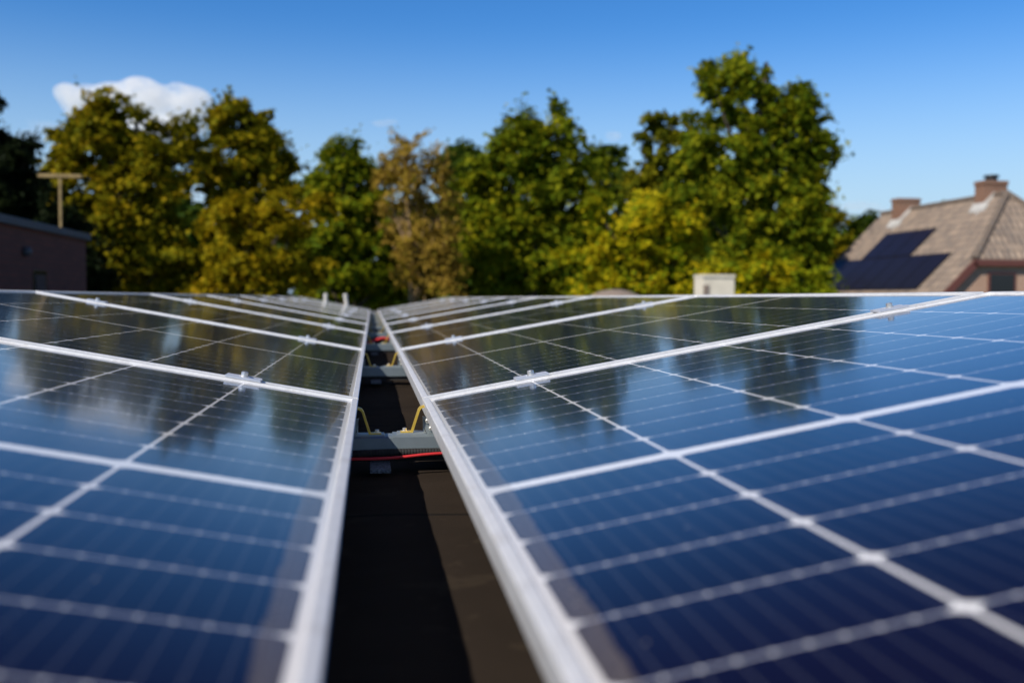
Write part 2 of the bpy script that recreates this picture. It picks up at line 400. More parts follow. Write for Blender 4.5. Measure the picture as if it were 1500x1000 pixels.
for side in ('right', 'left'):
    for k in range(1, NP):
        for u, hl in ((.205, 'lower'), (.925, 'upper')):
            c = cproto if first else copy_tree(cproto); first = False
            y = Y1 + (k-1)*PITCHP
            rt = rotR if side == 'right' else rotL
            off = Matrix.Rotation(rt[2], 3, 'Z') @ Matrix.Rotation(rt[1], 3, 'Y') @ Vector((u, 0, 0))
            c.location = Vector((XR if side == 'right' else XL, y, ZLOW)) + off
            c.rotation_euler = rt
            tag(c, 'silver mid clamp, %s one of two on the %s seam of the %s panel row' % (hl, ORD[k-1] if k < NP-1 else 'last', side), 'clamp', 'mid clamps holding neighbouring panels')

# mounting bases across the gap
def hexbolt(bm, p, r, h):
    tube(bm, [(p[0], p[1], p[2]), (p[0], p[1], p[2]+.0015)], r*1.5, 14)
    tube(bm, [(p[0], p[1], p[2]+.0012), (p[0], p[1], p[2]+h), (p[0], p[1], p[2]+h+.0008)], [r, r, r*.8], 6)
def make_base():
    r = empty('mounting_base')
    gc = (XR+XL)/2
    # ballast pad and rubber
    for x0, x1 in ((-.003-gc, .032-gc), (.16, .30), (-.34, -.20)):
        bm = bmesh.new(); box(bm, (x0, -.115, .0015), (x1, .035, .009), .002); obj('pad', bm, M['granule'], r)
    bm = bmesh.new(); prism(bm, [(-.030, .008), (.022, .008), (.016, .0216), (-.026, .0216)], 0, -1.19, 1.19)
    obj('rubber_strip', bm, M['rubber'], r)
    # two steel channels, the right one sleeved over the left
    bm = bmesh.new(); prism(bm, [(-.034, .0215), (.018, .0215), (.018, .050), (.014, .052), (-.027, .052), (-.034, .0495)], 0, -1.20, .003)
    obj('channel', bm, M['steel'], r)
    bm = bmesh.new(); prism(bm, [(-.0365, .0216), (.0205, .0216), (.0205, .052), (.015, .0545), (-.027, .0545), (-.0365, .0515)], 0, .003, 1.20)
    obj('channel', bm, M['steel'], r)
    for sg in (1, -1):
        z0 = .0545 if sg > 0 else .052
        bm = bmesh.new()
        prism(bm, [(sg*x, z0+z) for x, z in ((.012, .0022), (.062, .0022), (.062, 0), (.0105, 0))], 1, -.020, .012)
        obj('slide_plate', bm, M['galv'], r)
        # bent yellow arm
        P = [(.017, .0025), (.035, .0025), (.0375, .0032), (.050, .0425), (.053, .0465), (.057, .0480), (.075, .0478)]
        bm = bmesh.new(); tk = .0036; top = []; bot = []
        for i, (x, z) in enumerate(P):
            a = Vector(P[max(i-1, 0)]); b = Vector(P[min(i+1, len(P)-1)]); t = (b-a).normalized(); n = Vector((-t.y, t.x))
            top.append((sg*(x+n.x*tk/2), z0+z+n.y*tk/2)); bot.append((sg*(x-n.x*tk/2), z0+z-n.y*tk/2))
        prism(bm, top + bot[::-1], 1, -.016, .001); obj('hinge_arm', bm, M['gold'], r)
        bm = bmesh.new(); hexbolt(bm, (sg*.0245, -.0075, z0+.0038), .0042, .0052); obj('bolt', bm, M['bolt'], r)
        # upright bracket under the low edge
        bm = bmesh.new()
        prism(bm, [(sg*.0565, .030+z0), (sg*.063, -.0+z0), (sg*.088, -.0+z0), (sg*.088, .0335+z0), (sg*.0600, .0285+z0)][:], 1, -.004, -.0015)
        prism(bm, [(sg*.0582, z0+.001), (sg*.0607, z0+.001), (sg*.0607, z0+.027), (sg*.0582, z0+.027)], 1, -.004, .016)
        br = obj('bracket', bm, M['galv'], r)
        bm = bmesh.new()
        for x, z in ((.066, .021), (.072, .0075)):
            tube(bm, [(sg*x, -.0037, z0+z), (sg*x, -.0065, z0+z), (sg*x, -.0075, z0+z)], [.0045, .0042, .003], 12)
        obj('rivet', bm, M['bolt'], br)
        # ridge post far up the slope
        bm = bmesh.new(); box(bm, (sg*1.10-.02, -.02, z0-.001), (sg*1.10+.02, .015, .255), .002); obj('ridge_post', bm, M['galv'], r)
    return r
bproto = make_base()
for k in range(1, NP+1):
    b = bproto if k == 1 else copy_tree(bproto)
    b.location = ((XR+XL)/2, Y1 + (k-1)*PITCHP - .020, 0)
    if k == NP: b.location.y -= .03
    nth = ORD[k-1]
    tag(b, 'grey steel mounting beam with yellow arms across the gap, %s from the camera' % nth, 'mounting bracket', 'mounting beams across the gap')

# cables
def cable(name, pts, r, mat, label):
    bm = bmesh.new(); n = 40; P = []
    pts = [Vector(p) for p in pts]
    for i in range(n+1):
        t = i/n*(len(pts)-1); k = min(int(t), len(pts)-2); f = t-k
        p0, p1, p2, p3 = pts[max(k-1, 0)], pts[k], pts[k+1], pts[min(k+2, len(pts)-1)]
        P.append(.5*((2*p1)+(p2-p0)*f+(2*p0-5*p1+4*p2-p3)*f*f+(3*p1-p0-3*p2+p3)*f**3))
    tube(bm, P, r, 10)
    return tag(obj(name, bm, mat, None, True), label, 'cable')
yb = Y1-.020
cable('red_cable', [(-.5, yb-.04, .006), (-.22, yb-.055, .020), (-.05, yb-.066, .0190), (.035, yb-.070, .0205), (.12, yb-.064, .0260), (.3, yb-.05, .028), (.6, yb-.03, .006)], .0027, M['red'], 'red solar cable strung in front of the nearest steel beam')
bm = bmesh.new(); P, RR = [], []
for i in range(321):                                # corrugated conduit pressed against the nearest beam
    x = -.42 + .84*i/320
    P.append(Vector((x, yb-.0455-.002*math.sin(x*9), .0245 + .030*(x+.02) - .16*x*x*(1 if x > 0 else .4)))); RR.append(.0070 if i % 2 else .0062)
tube(bm, P, RR, 12)
tag(obj('ribbed_conduit', bm, M['rubber']), 'black ribbed conduit along the foot of the nearest steel beam', 'conduit')
ys = Y1+2*PITCHP-.02
cable('red_cable', [(-.25, ys+.55, .006), (-.05, ys+.50, .03), (.03, ys+.50, .055), (.09, ys+.51, .060), (.3, ys+.55, .006)], .008, M['red'], 'far red cable loop glimpsed between the panel rows')

# the two pale pipes past the far end of the left row
YE = Y1 + (NP-1)*PITCHP
for (px, tilt, lab) in ((477, 0.0, 'short white vent pipe past the far end of left row, farther from the gap'), (510, -.14, 'short leaning white vent pipe past the far end of left row, nearer the gap')):
    p = at(px, 440, 17.0); o = empty('vent_pipe', (p.x, p.y, 0), (0, tilt, 0))
    bm = bmesh.new(); tube(bm, [(0, 0, -.008), (0, 0, .335)], .030, 16); obj('pipe', bm, M['white_plastic'], o)
    bm = bmesh.new(); tube(bm, [(0, 0, .335), (0, 0, .36), (0, 0, .375)], [.036, .036, .024], 16); obj('cap', bm, M['white_plastic'], o)
    tag(o, lab, 'pipe', 'pale vent pipes')

# ------------------------------------------------------------------ brick building at left
SXR, SY0, SY1, SZ = -3.85, 6.5, 14.0, 1.15
sh = empty('brick_outbuilding', (-6.6, 10.2, GZ))
tag(sh, 'low purple brick building in shade at the left edge', 'building')
L = lambda x, y, z: (x+6.6, y-10.2, z-GZ)
bm = bmesh.new(); box(bm, L(-9.4, SY0, GZ), L(SXR, SY1, SZ-.09)); obj('wall', bm, M['brick_shed'], sh)
bm = bmesh.new(); box(bm, L(-9.5, SY0-.06, SZ-.09), L(SXR+.06, SY1+.04, SZ), .01); obj('roof_edge', bm, M['dark_trim'], sh)
pl = at(30, 368, 11.6)
bm = bmesh.new(); tube(bm, [L(SXR-.01, pl.y, pl.z), L(SXR+.05, pl.y, pl.z), L(SXR+.08, pl.y, pl.z)], [.055, .055, .03], 16); obj('wall_lamp', bm, M['dark_trim'], sh, True)
pw = at(52, 412, 12.1)
bm = bmesh.new(); box(bm, L(SXR-.02, pw.y-.22, pw.z-.45), L(SXR+.015, pw.y+.22, pw.z+.13), .005); wf = obj('window', bm, M['dark'], sh)
bm = bmesh.new(); box(bm, L(SXR+.01, pw.y-.17, pw.z-.40), L(SXR+.020, pw.y+.17, pw.z+.08)); obj('pane', bm, M['blueglass'], wf)
pp = at(88, 258, 16.5)
o = empty('timber_post', (pp.x, pp.y, GZ))
bm = bmesh.new(); box(bm, (-.02, -.02, 0), (.02, .02, pp.z-GZ-.026), .004); obj('post', bm, M['wood'], o)
bm = bmesh.new(); box(bm, (-.33, -.03, pp.z-GZ-.026), (.33, .03, pp.z-GZ+.03), .006, Matrix.Rotation(-.05, 4, 'Y') @ Matrix.Identity(4) if False else None); obj('crossbar', bm, M['wood'], o)
tag(o, 'T-shaped weathered timber post rising behind the left brick building', 'post')

# ------------------------------------------------------------------ house at right
SL = math.radians(44.35); A = Vector((19.2, 29.0, 1.67)); XRG = 21.6; ZR = A.z + (XRG-A.x)*math.tan(SL)
HY0, HY1, YRID = 29.0, 39.2, 30.9
EAVZ = -.55; XE = A.x - (A.z-EAVZ)/math.tan(SL); XE2 = 2*XRG-XE
hs = empty('tiled_house', (XRG, 34, GZ))
tag(hs, 'brick house with grey brown tiled hip roof and two chimneys', 'house')
L = lambda x, y, z: Vector((x-XRG, y-34, z-GZ))
bm = bmesh.new(); uvl = bm.loops.layers.uv.new('uv')
def roof_face(pts):
    f = bm.faces.new([bm.verts.new(p) for p in pts]); f.normal_update()
    n = f.normal; h = Vector((0, 0, 1)).cross(n).normalized(); u = n.cross(h)
    for lp in f.loops: lp[uvl].uv = (lp.vert.co.dot(h), lp.vert.co.dot(u))
xm = 2*XRG-A.x
roof_face([L(XE, HY0, EAVZ), L(A.x, HY0, A.z), L(XRG, YRID, ZR), L(XRG, HY1, ZR), L(XE, HY1, EAVZ)])
roof_face([L(XE2, HY1, EAVZ), L(XRG, HY1, ZR), L(XRG, YRID, ZR), L(xm, HY0, A.z), L(XE2, HY0, EAVZ)])
roof_face([L(A.x, HY0, A.z), L(xm, HY0, A.z), L(XRG, YRID, ZR)])
def cap(p, q, r=.085): tube(bm, [p, q], r, 8)
me_roof = bm
rf = None
bmesh.ops.remove_doubles(bm, verts=bm.verts, dist=.001)
bmesh.ops.solidify(bm, geom=list(bm.faces), thickness=-.10) if False else None
rf = obj('roof', bm, M['tiles'], hs)
md = rf.modifiers.new('thickness', 'SOLIDIFY'); md.thickness = .10; md.offset = -1
bm = bmesh.new()
for a, b in ((L(XRG, YRID, ZR), L(XRG, HY1, ZR)), (L(A.x, HY0, A.z), L(XRG, YRID, ZR)), (L(xm, HY0, A.z), L(XRG, YRID, ZR))):
    n = int((b-a).length/.34); d = (b-a)/n
    for i in range(n): tube(bm, [a+d*i+Vector((0, 0, .0)), a+d*(i+1.06)+Vector((0, 0, .012))], [.12, .105], 8)
obj('ridge_tiles', bm, M['tiles'], hs)
# fascia along the clipped hip eave and down the rakes
bm = bmesh.new()
sc_, ss_ = math.cos(SL), math.sin(SL)
def beam(p, q, w, h, up):
    t = (q-p).normalized(); s_ = t.cross(up).normalized(); u_ = s_.cross(t)
    vs = [[bm.verts.new(e + s_*a*w/2 + u_*b) for a, b in ((-1, 0), (1, 0), (1, -h), (-1, -h))] for e in (p, q)]
    bm.faces.new(vs[0]); bm.faces.new(vs[1][::-1])
    for i in range(4): bm.faces.new((vs[0][i], vs[0][(i+1) % 4], vs[1][(i+1) % 4], vs[1][i]))
UPW = Vector((0, 0, 1))
beam(L(A.x-.05, HY0-.03, A.z-.02), L(xm+.05, HY0-.03, A.z-.02), .10, .20, UPW)
beam(L(A.x-.06, HY0-.035, A.z-.05), L(XE, HY0-.035, EAVZ-.03), .09, .22, Vector((-ss_, 0, sc_)))
beam(L(xm+.06, HY0-.035, A.z-.05), L(XE2, HY0-.035, EAVZ-.03), .09, .22, Vector((ss_, 0, sc_)))
obj('fascia', bm, M['fascia'], hs)
WY0 = HY0+.12
bm = bmesh.new(); g = .30
def zr(x): return min(A.z-.12, ZR-abs(x-XRG)*math.tan(SL)-.22)
xs = [XE+.45, A.x+.2, xm-.2, XE2-.45]
prism(bm, [(x-XRG, zr(x)-GZ) for x in xs] + [(xs[-1]-XRG, 0), (xs[0]-XRG, 0)], 1, WY0-34, HY1-.3-34)
obj('wall', bm, M['brick_house'], hs)
q0, q1 = at(1447, 398, WY0), at(1487, 430, WY0)
bm = bmesh.new(); box(bm, L(q0.x, WY0-.04, q1.z-.9), L(q1.x, WY0+.05, q0.z), .01); wn = obj('window', bm, M['fascia'], hs)
bm = bmesh.new(); box(bm, L(q0.x+.07, WY0-.046, q1.z-.83), L(q1.x-.07, WY0-.030, q0.z-.07)); obj('pane', bm, M['dark'], wn)
def chimney(x0, x1, y0, y1, ztop, pot):
    bm = bmesh.new(); box(bm, L(x0, y0, ZR-1.6), L(x1, y1, ztop-.14)); box(bm, L(x0-.03, y0-.03, ztop-.14), L(x1+.03, y1+.03, ztop), .008)
    ch = obj('chimney', bm, M['brick_chimney'], rf)
    if pot:
        bm = bmesh.new(); xc, yc = (x0+x1)/2, (y0+y1)/2
        tube(bm, [L(xc, yc, ztop-.01), L(xc, yc, ztop+.14), L(xc, yc, ztop+.15), L(xc, yc, ztop+.21)], [.20, .20, .27, .25], 14); obj('chimney_pot', bm, M['blackpot'], ch)
    bm = bmesh.new()                                  # lead flashing stepped down the near side and across the front
    zz = lambda x: ZR-abs(x-XRG)*math.tan(SL)
    prism(bm, [(x0-.28-XRG, zz(x0-.28)-.02-GZ), (x0-.28-XRG, zz(x0-.28)+.13-GZ), (XRG-.02-XRG, ZR+.13-GZ), (XRG-.02-XRG, ZR-.02-GZ)], 1, y0-.085-34, y0-34-.003)
    prism(bm, [(x0-.18-XRG, zz(x0-.18)+.01-GZ), (x0-.18-XRG, zz(x0-.18)+.05-GZ), (x0-.004-XRG, zz(x0)+.16-GZ), (x0-.004-XRG, zz(x0)+.01-GZ)], 1, y0-.30-34, y1+.06-34)
    obj('flashing', bm, M['flash'], ch)
c2a, c2b = at(1441, 264, 31.6), at(1476, 264, 31.6)
chimney(c2a.x, c2b.x, 31.6, 32.1, c2a.z, True)
c1a, c1b = at(1316, 290, 36.9), at(1348, 290, 36.9)
chimney(c1a.x, c1b.x, 36.9, 37.4, c1a.z, False)
# modules lying on the tiles
bm = bmesh.new(); box(bm, (0, 0, .0), (1.148, 1.70, .035), .003)
me_b = bpy.data.meshes.new('roof_solar_panel')
def slope_pt(s, y): return Vector((A.x + s*math.cos(SL), y, A.z + s*math.sin(SL)))
bm.free()
def roof_module(y, s, w, h, label):
    o = empty('roof_solar_panel'); 
    mm = Matrix.Identity(4)
    for i, v in enumerate((Vector((0, 1, 0)), Vector((math.cos(SL), 0, math.sin(SL))), Vector((0, 1, 0)).cross(Vector((math.cos(SL), 0, math.sin(SL)))))):
        for j in range(3): mm[j][i] = v[j]
    n = Vector((-math.sin(SL), 0, math.cos(SL)))
    if mm.to_3x3().determinant() < 0: pass
    for j in range(3): mm[j][2] = n[j]
    mm.translation = slope_pt(s, y) + n*.055
    # right-handed frame: x up the slope, y along the ridge
    mm = Matrix(((math.cos(SL), 0, -math.sin(SL), 0), (0, 1, 0, 0), (math.sin(SL), 0, math.cos(SL), 0), (0, 0, 0, 1)))
    mm.translation = slope_pt(s, y) + n*.055
    o.matrix_world = mm
    bm = bmesh.new(); box(bm, (0, 0, -.06), (h, .02, 0)); box(bm, (0, w-.02, -.06), (h, w, 0)); box(bm, (0, .02, -.06), (.02, w-.02, 0)); box(bm, (h-.02, .02, -.06), (h, w-.02, 0)); obj('frame', bm, M['pv_edge'], o)
    bm = bmesh.new(); box(bm, (.02, .02, -.03), (h-.02, w-.02, -.004)); obj('glass', bm, M['pv_black'], o)
    tag(o, label, 'solar panel', 'black panels on the tiled house roof')
for i in range(3): roof_module(33.30+i*1.17, .40, 1.155, 1.44, 'black panel in the upper short row on the tiled roof, %s of three' % ('nearest', 'middle', 'farthest')[i])
for i in range(7): roof_module(30.66+i*1.16, -1.42, 1.148, 1.78, 'black panel in the long lower row on the tiled roof, %s from the near gable' % ('first', 'second', 'third', 'fourth', 'fifth', 'sixth', 'last')[i])

# ------------------------------------------------------------------ low garage with white chimney, hut
gp0, gp1 = at(1029, 403, 25), at(1077, 403, 25)
ga = empty('garage', ((gp0.x+gp1.x)/2, 26.5, GZ))
tag(ga, 'low garage whose pale square chimney stands before the bushes', 'garage')
w2 = (gp1.x-gp0.x)/2; zt = gp0.z-GZ
bm = bmesh.new(); box(bm, (-2.6, -2.2, 0), (2.6, 2.6, 2.5)); obj('wall', bm, M['brick_house'], ga)
bm = bmesh.new(); box(bm, (-2.7, -2.3, 2.5), (2.7, 2.7, 2.66), .01); grf = obj('roof', bm, M['trim'], ga)
bm = bmesh.new(); box(bm, (-w2+.012, -1.5+.01, 2.6), (w2-.012, -.8, zt-.06), .012); ch = obj('chimney', bm, M['render_white'], grf)
bm = bmesh.new(); box(bm, (-w2, -1.52, zt-.06), (w2, -.78, zt+.02), .01); obj('chimney_cap', bm, M['render_white'], ch)
bm = bmesh.new(); box(bm, (-w2+.03, -1.515, 2.7), (-w2+.19, -1.45, zt-.26), .006); obj('vent', bm, M['mound'], ch)  # plain brown panel down the left of the chimney front
hp = at(901, 430, 24); ht = at(901, 424, 24)
hu = empty('garden_hut', (hp.x, 24, GZ)); tag(hu, 'round garden hut with domed brown roof just above panels', 'hut')
bm = bmesh.new(); tube(bm, [(0, 0, 0), (0, 0, 3.35)], .75, 18); obj('wall', bm, M['wood'], hu)
bm = bmesh.new(); hz = ht.z-GZ
pr = [(1.0, hz-.75), (.95, hz-.52), (.82, hz-.32), (.62, hz-.15), (.38, hz-.05), (.15, hz), (.01, hz+.002)]
tube(bm, [(0, 0, z) for r, z in pr], [r for r, z in pr], 24); obj('roof', bm, M['mound'], hu, True)

# ------------------------------------------------------------------ trees
RS = np.random.default_rng(11)
def leaf_mesh(name, cen, nrm, size, mat, parent, aspect=.62):
    n = len(cen)
    nrm = nrm/np.linalg.norm(nrm, axis=1, keepdims=True)
    r = RS.normal(size=(n, 3)); t = np.cross(nrm, r); t /= np.linalg.norm(t, axis=1, keepdims=True); b = np.cross(nrm, t)
    s = (size*RS.uniform(.6, 1.35, n))[:, None]
    fold = nrm*s*.22
    co = np.stack([cen+t*s, cen+b*s*aspect+fold, cen-t*s, cen-b*s*aspect+fold], 1).reshape(-1, 3)
    me = bpy.data.meshes.new(name)
    me.vertices.add(n*4); me.vertices.foreach_set('co', co.astype(np.float32).ravel())
    me.loops.add(n*4); me.loops.foreach_set('vertex_index', np.arange(n*4, dtype=np.int32))
    me.polygons.add(n); me.polygons.foreach_set('loop_start', np.arange(0, n*4, 4, dtype=np.int32))
    me.update(calc_edges=True)
    return link(name, me, mat, parent)
def clumps_in(lobes, D, base, per_area, clump_r, depth=1.0):
    """lobes in pixels at distance D -> clump centres and radii in metres, local to base"""
    k = D/F_PX; C_, R_, O_ = [], [], []
    for (cx, cy, rx, ry) in lobes:
        c = np.array(at(cx, cy, D)) - base
        rad = np.array([rx*k, .5*(rx+ry)*k*depth*.9, ry*k])
        n = max(3, int(per_area*(rad[0]*rad[2]*math.pi)))
        d = RS.normal(size=(n, 3)); d /= np.linalg.norm(d, axis=1, keepdims=True)
        q = RS.uniform(.35, 1.0, n)[:, None]**.5
        out = np.where(RS.uniform(0, 1, n) < .10, RS.uniform(1.0, 1.18, n), 1.0)[:, None]      # sprigs that stand out of the outline
        C_.append(c + d*q*rad*.90*out); O_.append(d); R_.append(clump_r*RS.uniform(.40, 1.5, n)*np.where(out[:, 0] > 1, .55, 1))
    return np.concatenate(C_), np.concatenate(R_), np.concatenate(O_)
def tree(name, label, D, lobes, mat, leaf=.15, dens=1.0, clump=.55, per_leaf=100, trunk_px=None, cat='tree', group=None, depth=1.0, trunk_r=.22, twigs=0, trunk_mat='bark', flat=.5, part_name='crown'):
    lobes = [(l[0], l[1], l[2]*1.02, l[3]*1.02) for l in lobes]
    dens *= 1.5; clump *= .86; leaf *= .84; per_leaf = int(per_leaf*1.35)
    cxm = sum(l[0]*l[2] for l in lobes)/sum(l[2] for l in lobes) if trunk_px is None else trunk_px
    b = at(cxm, 438, D); base = np.array([b.x, D, GZ])
    r = empty(name, tuple(base)); tag(r, label, cat, group)
    cc, cr, od = clumps_in(lobes, D, base, dens, clump, depth)
    nl = (per_leaf*(cr/clump)**2).astype(int)+8
    idx = np.repeat(np.arange(len(cc)), nl); n = len(idx)
    d = RS.normal(size=(n, 3)); d /= np.linalg.norm(d, axis=1, keepdims=True)
    rad = cr[idx]*np.minimum(RS.gamma(7.0, .105, n), 1.6)
    # every bough is a flattened spray: long outwards, narrower across, thin, and tilted its own way
    nc = len(cc)
    ax = od*np.array([1, 1, .35]) + RS.normal(size=(nc, 3))*.55; ax[:, 2] -= .12; ax /= np.linalg.norm(ax, axis=1, keepdims=True)
    up = RS.normal(size=(nc, 3))*.38 + np.array([0, 0, 1.0]); bx = np.cross(up, ax); bx /= np.linalg.norm(bx, axis=1, keepdims=True); ux = np.cross(ax, bx)
    la, lb, lu = RS.uniform(.9, 1.9, nc), RS.uniform(.55, 1.05, nc), RS.uniform(.22, .6, nc)*flat/.5
    q = d*rad[:, None]
    taper = np.clip(1.15-.55*q[:, 0]/np.maximum(cr[idx], .05), .35, 1.6)
    off = ax[idx]*(q[:, 0]*la[idx])[:, None] + bx[idx]*(q[:, 1]*lb[idx]*taper)[:, None] + ux[idx]*(q[:, 2]*lu[idx]*taper)[:, None]
    off[:, 2] -= .16*(off[:, 0]**2+off[:, 1]**2)/np.maximum(cr[idx], .05)        # and droops at its end
    nrm_up = ux[idx]
    cen = cc[idx] + off
    nrm = d*.45 + od[idx]*.35 + nrm_up*.7 + RS.normal(size=(n, 3))*.50
    keep = cen[:, 2] > .05
    leaf_mesh(part_name, cen[keep], nrm[keep], leaf, M[mat], r)
    # trunk, limbs to the lobes, twigs to some clumps
    bm = bmesh.new()
    top = max(l[2] for l in [(0, 0, (np.array(at(q[0], q[1], D))-base)[2]) for q in lobes])
    P = [Vector((RS.normal()*.12*i/4, RS.normal()*.12*i/4, top*i/5)) for i in range(6)]
    P[0] = Vector((0, 0, -.05))
    tube(bm, P, [trunk_r*(1-.15*i) for i in range(6)], 9)
    for l in lobes:
        c = Vector(np.array(at(l[0], l[1], D))-base)
        s_ = P[min(5, max(0, int(c.z/top*5*.55)))].copy(); s_.z = max(.05, min(top, c.z*.6)); k = s_.z/top*5; i0 = min(4, int(k)); s_.xy = P[i0].xy.lerp(P[i0+1].xy, k-i0)
        mid = s_.lerp(c, .55) + Vector((RS.normal()*.15, RS.normal()*.15, -.12))
        tube(bm, [s_, mid, c], [trunk_r*.42, trunk_r*.28, trunk_r*.1], 6)
    if twigs:
        for j in RS.choice(len(cc), min(twigs, len(cc)), replace=False):
            e = Vector(cc[j]); l = min(lobes, key=lambda q: (Vector(np.array(at(q[0], q[1], D))-base)-e).length)
            s_ = Vector(np.array(at(l[0], l[1], D))-base); s_ = s_.lerp(e, .15); s_.z -= abs(e.x-s_.x)*.5
            e2 = e + (e-s_)*.25 + Vector((0, 0, .25))
            tube(bm, [s_, s_.lerp(e, .5)+Vector((0, 0, -.08)), e, e2], [.035, .028, .018, .007], 5)
    obj('trunk', bm, M[trunk_mat], r)
    return r

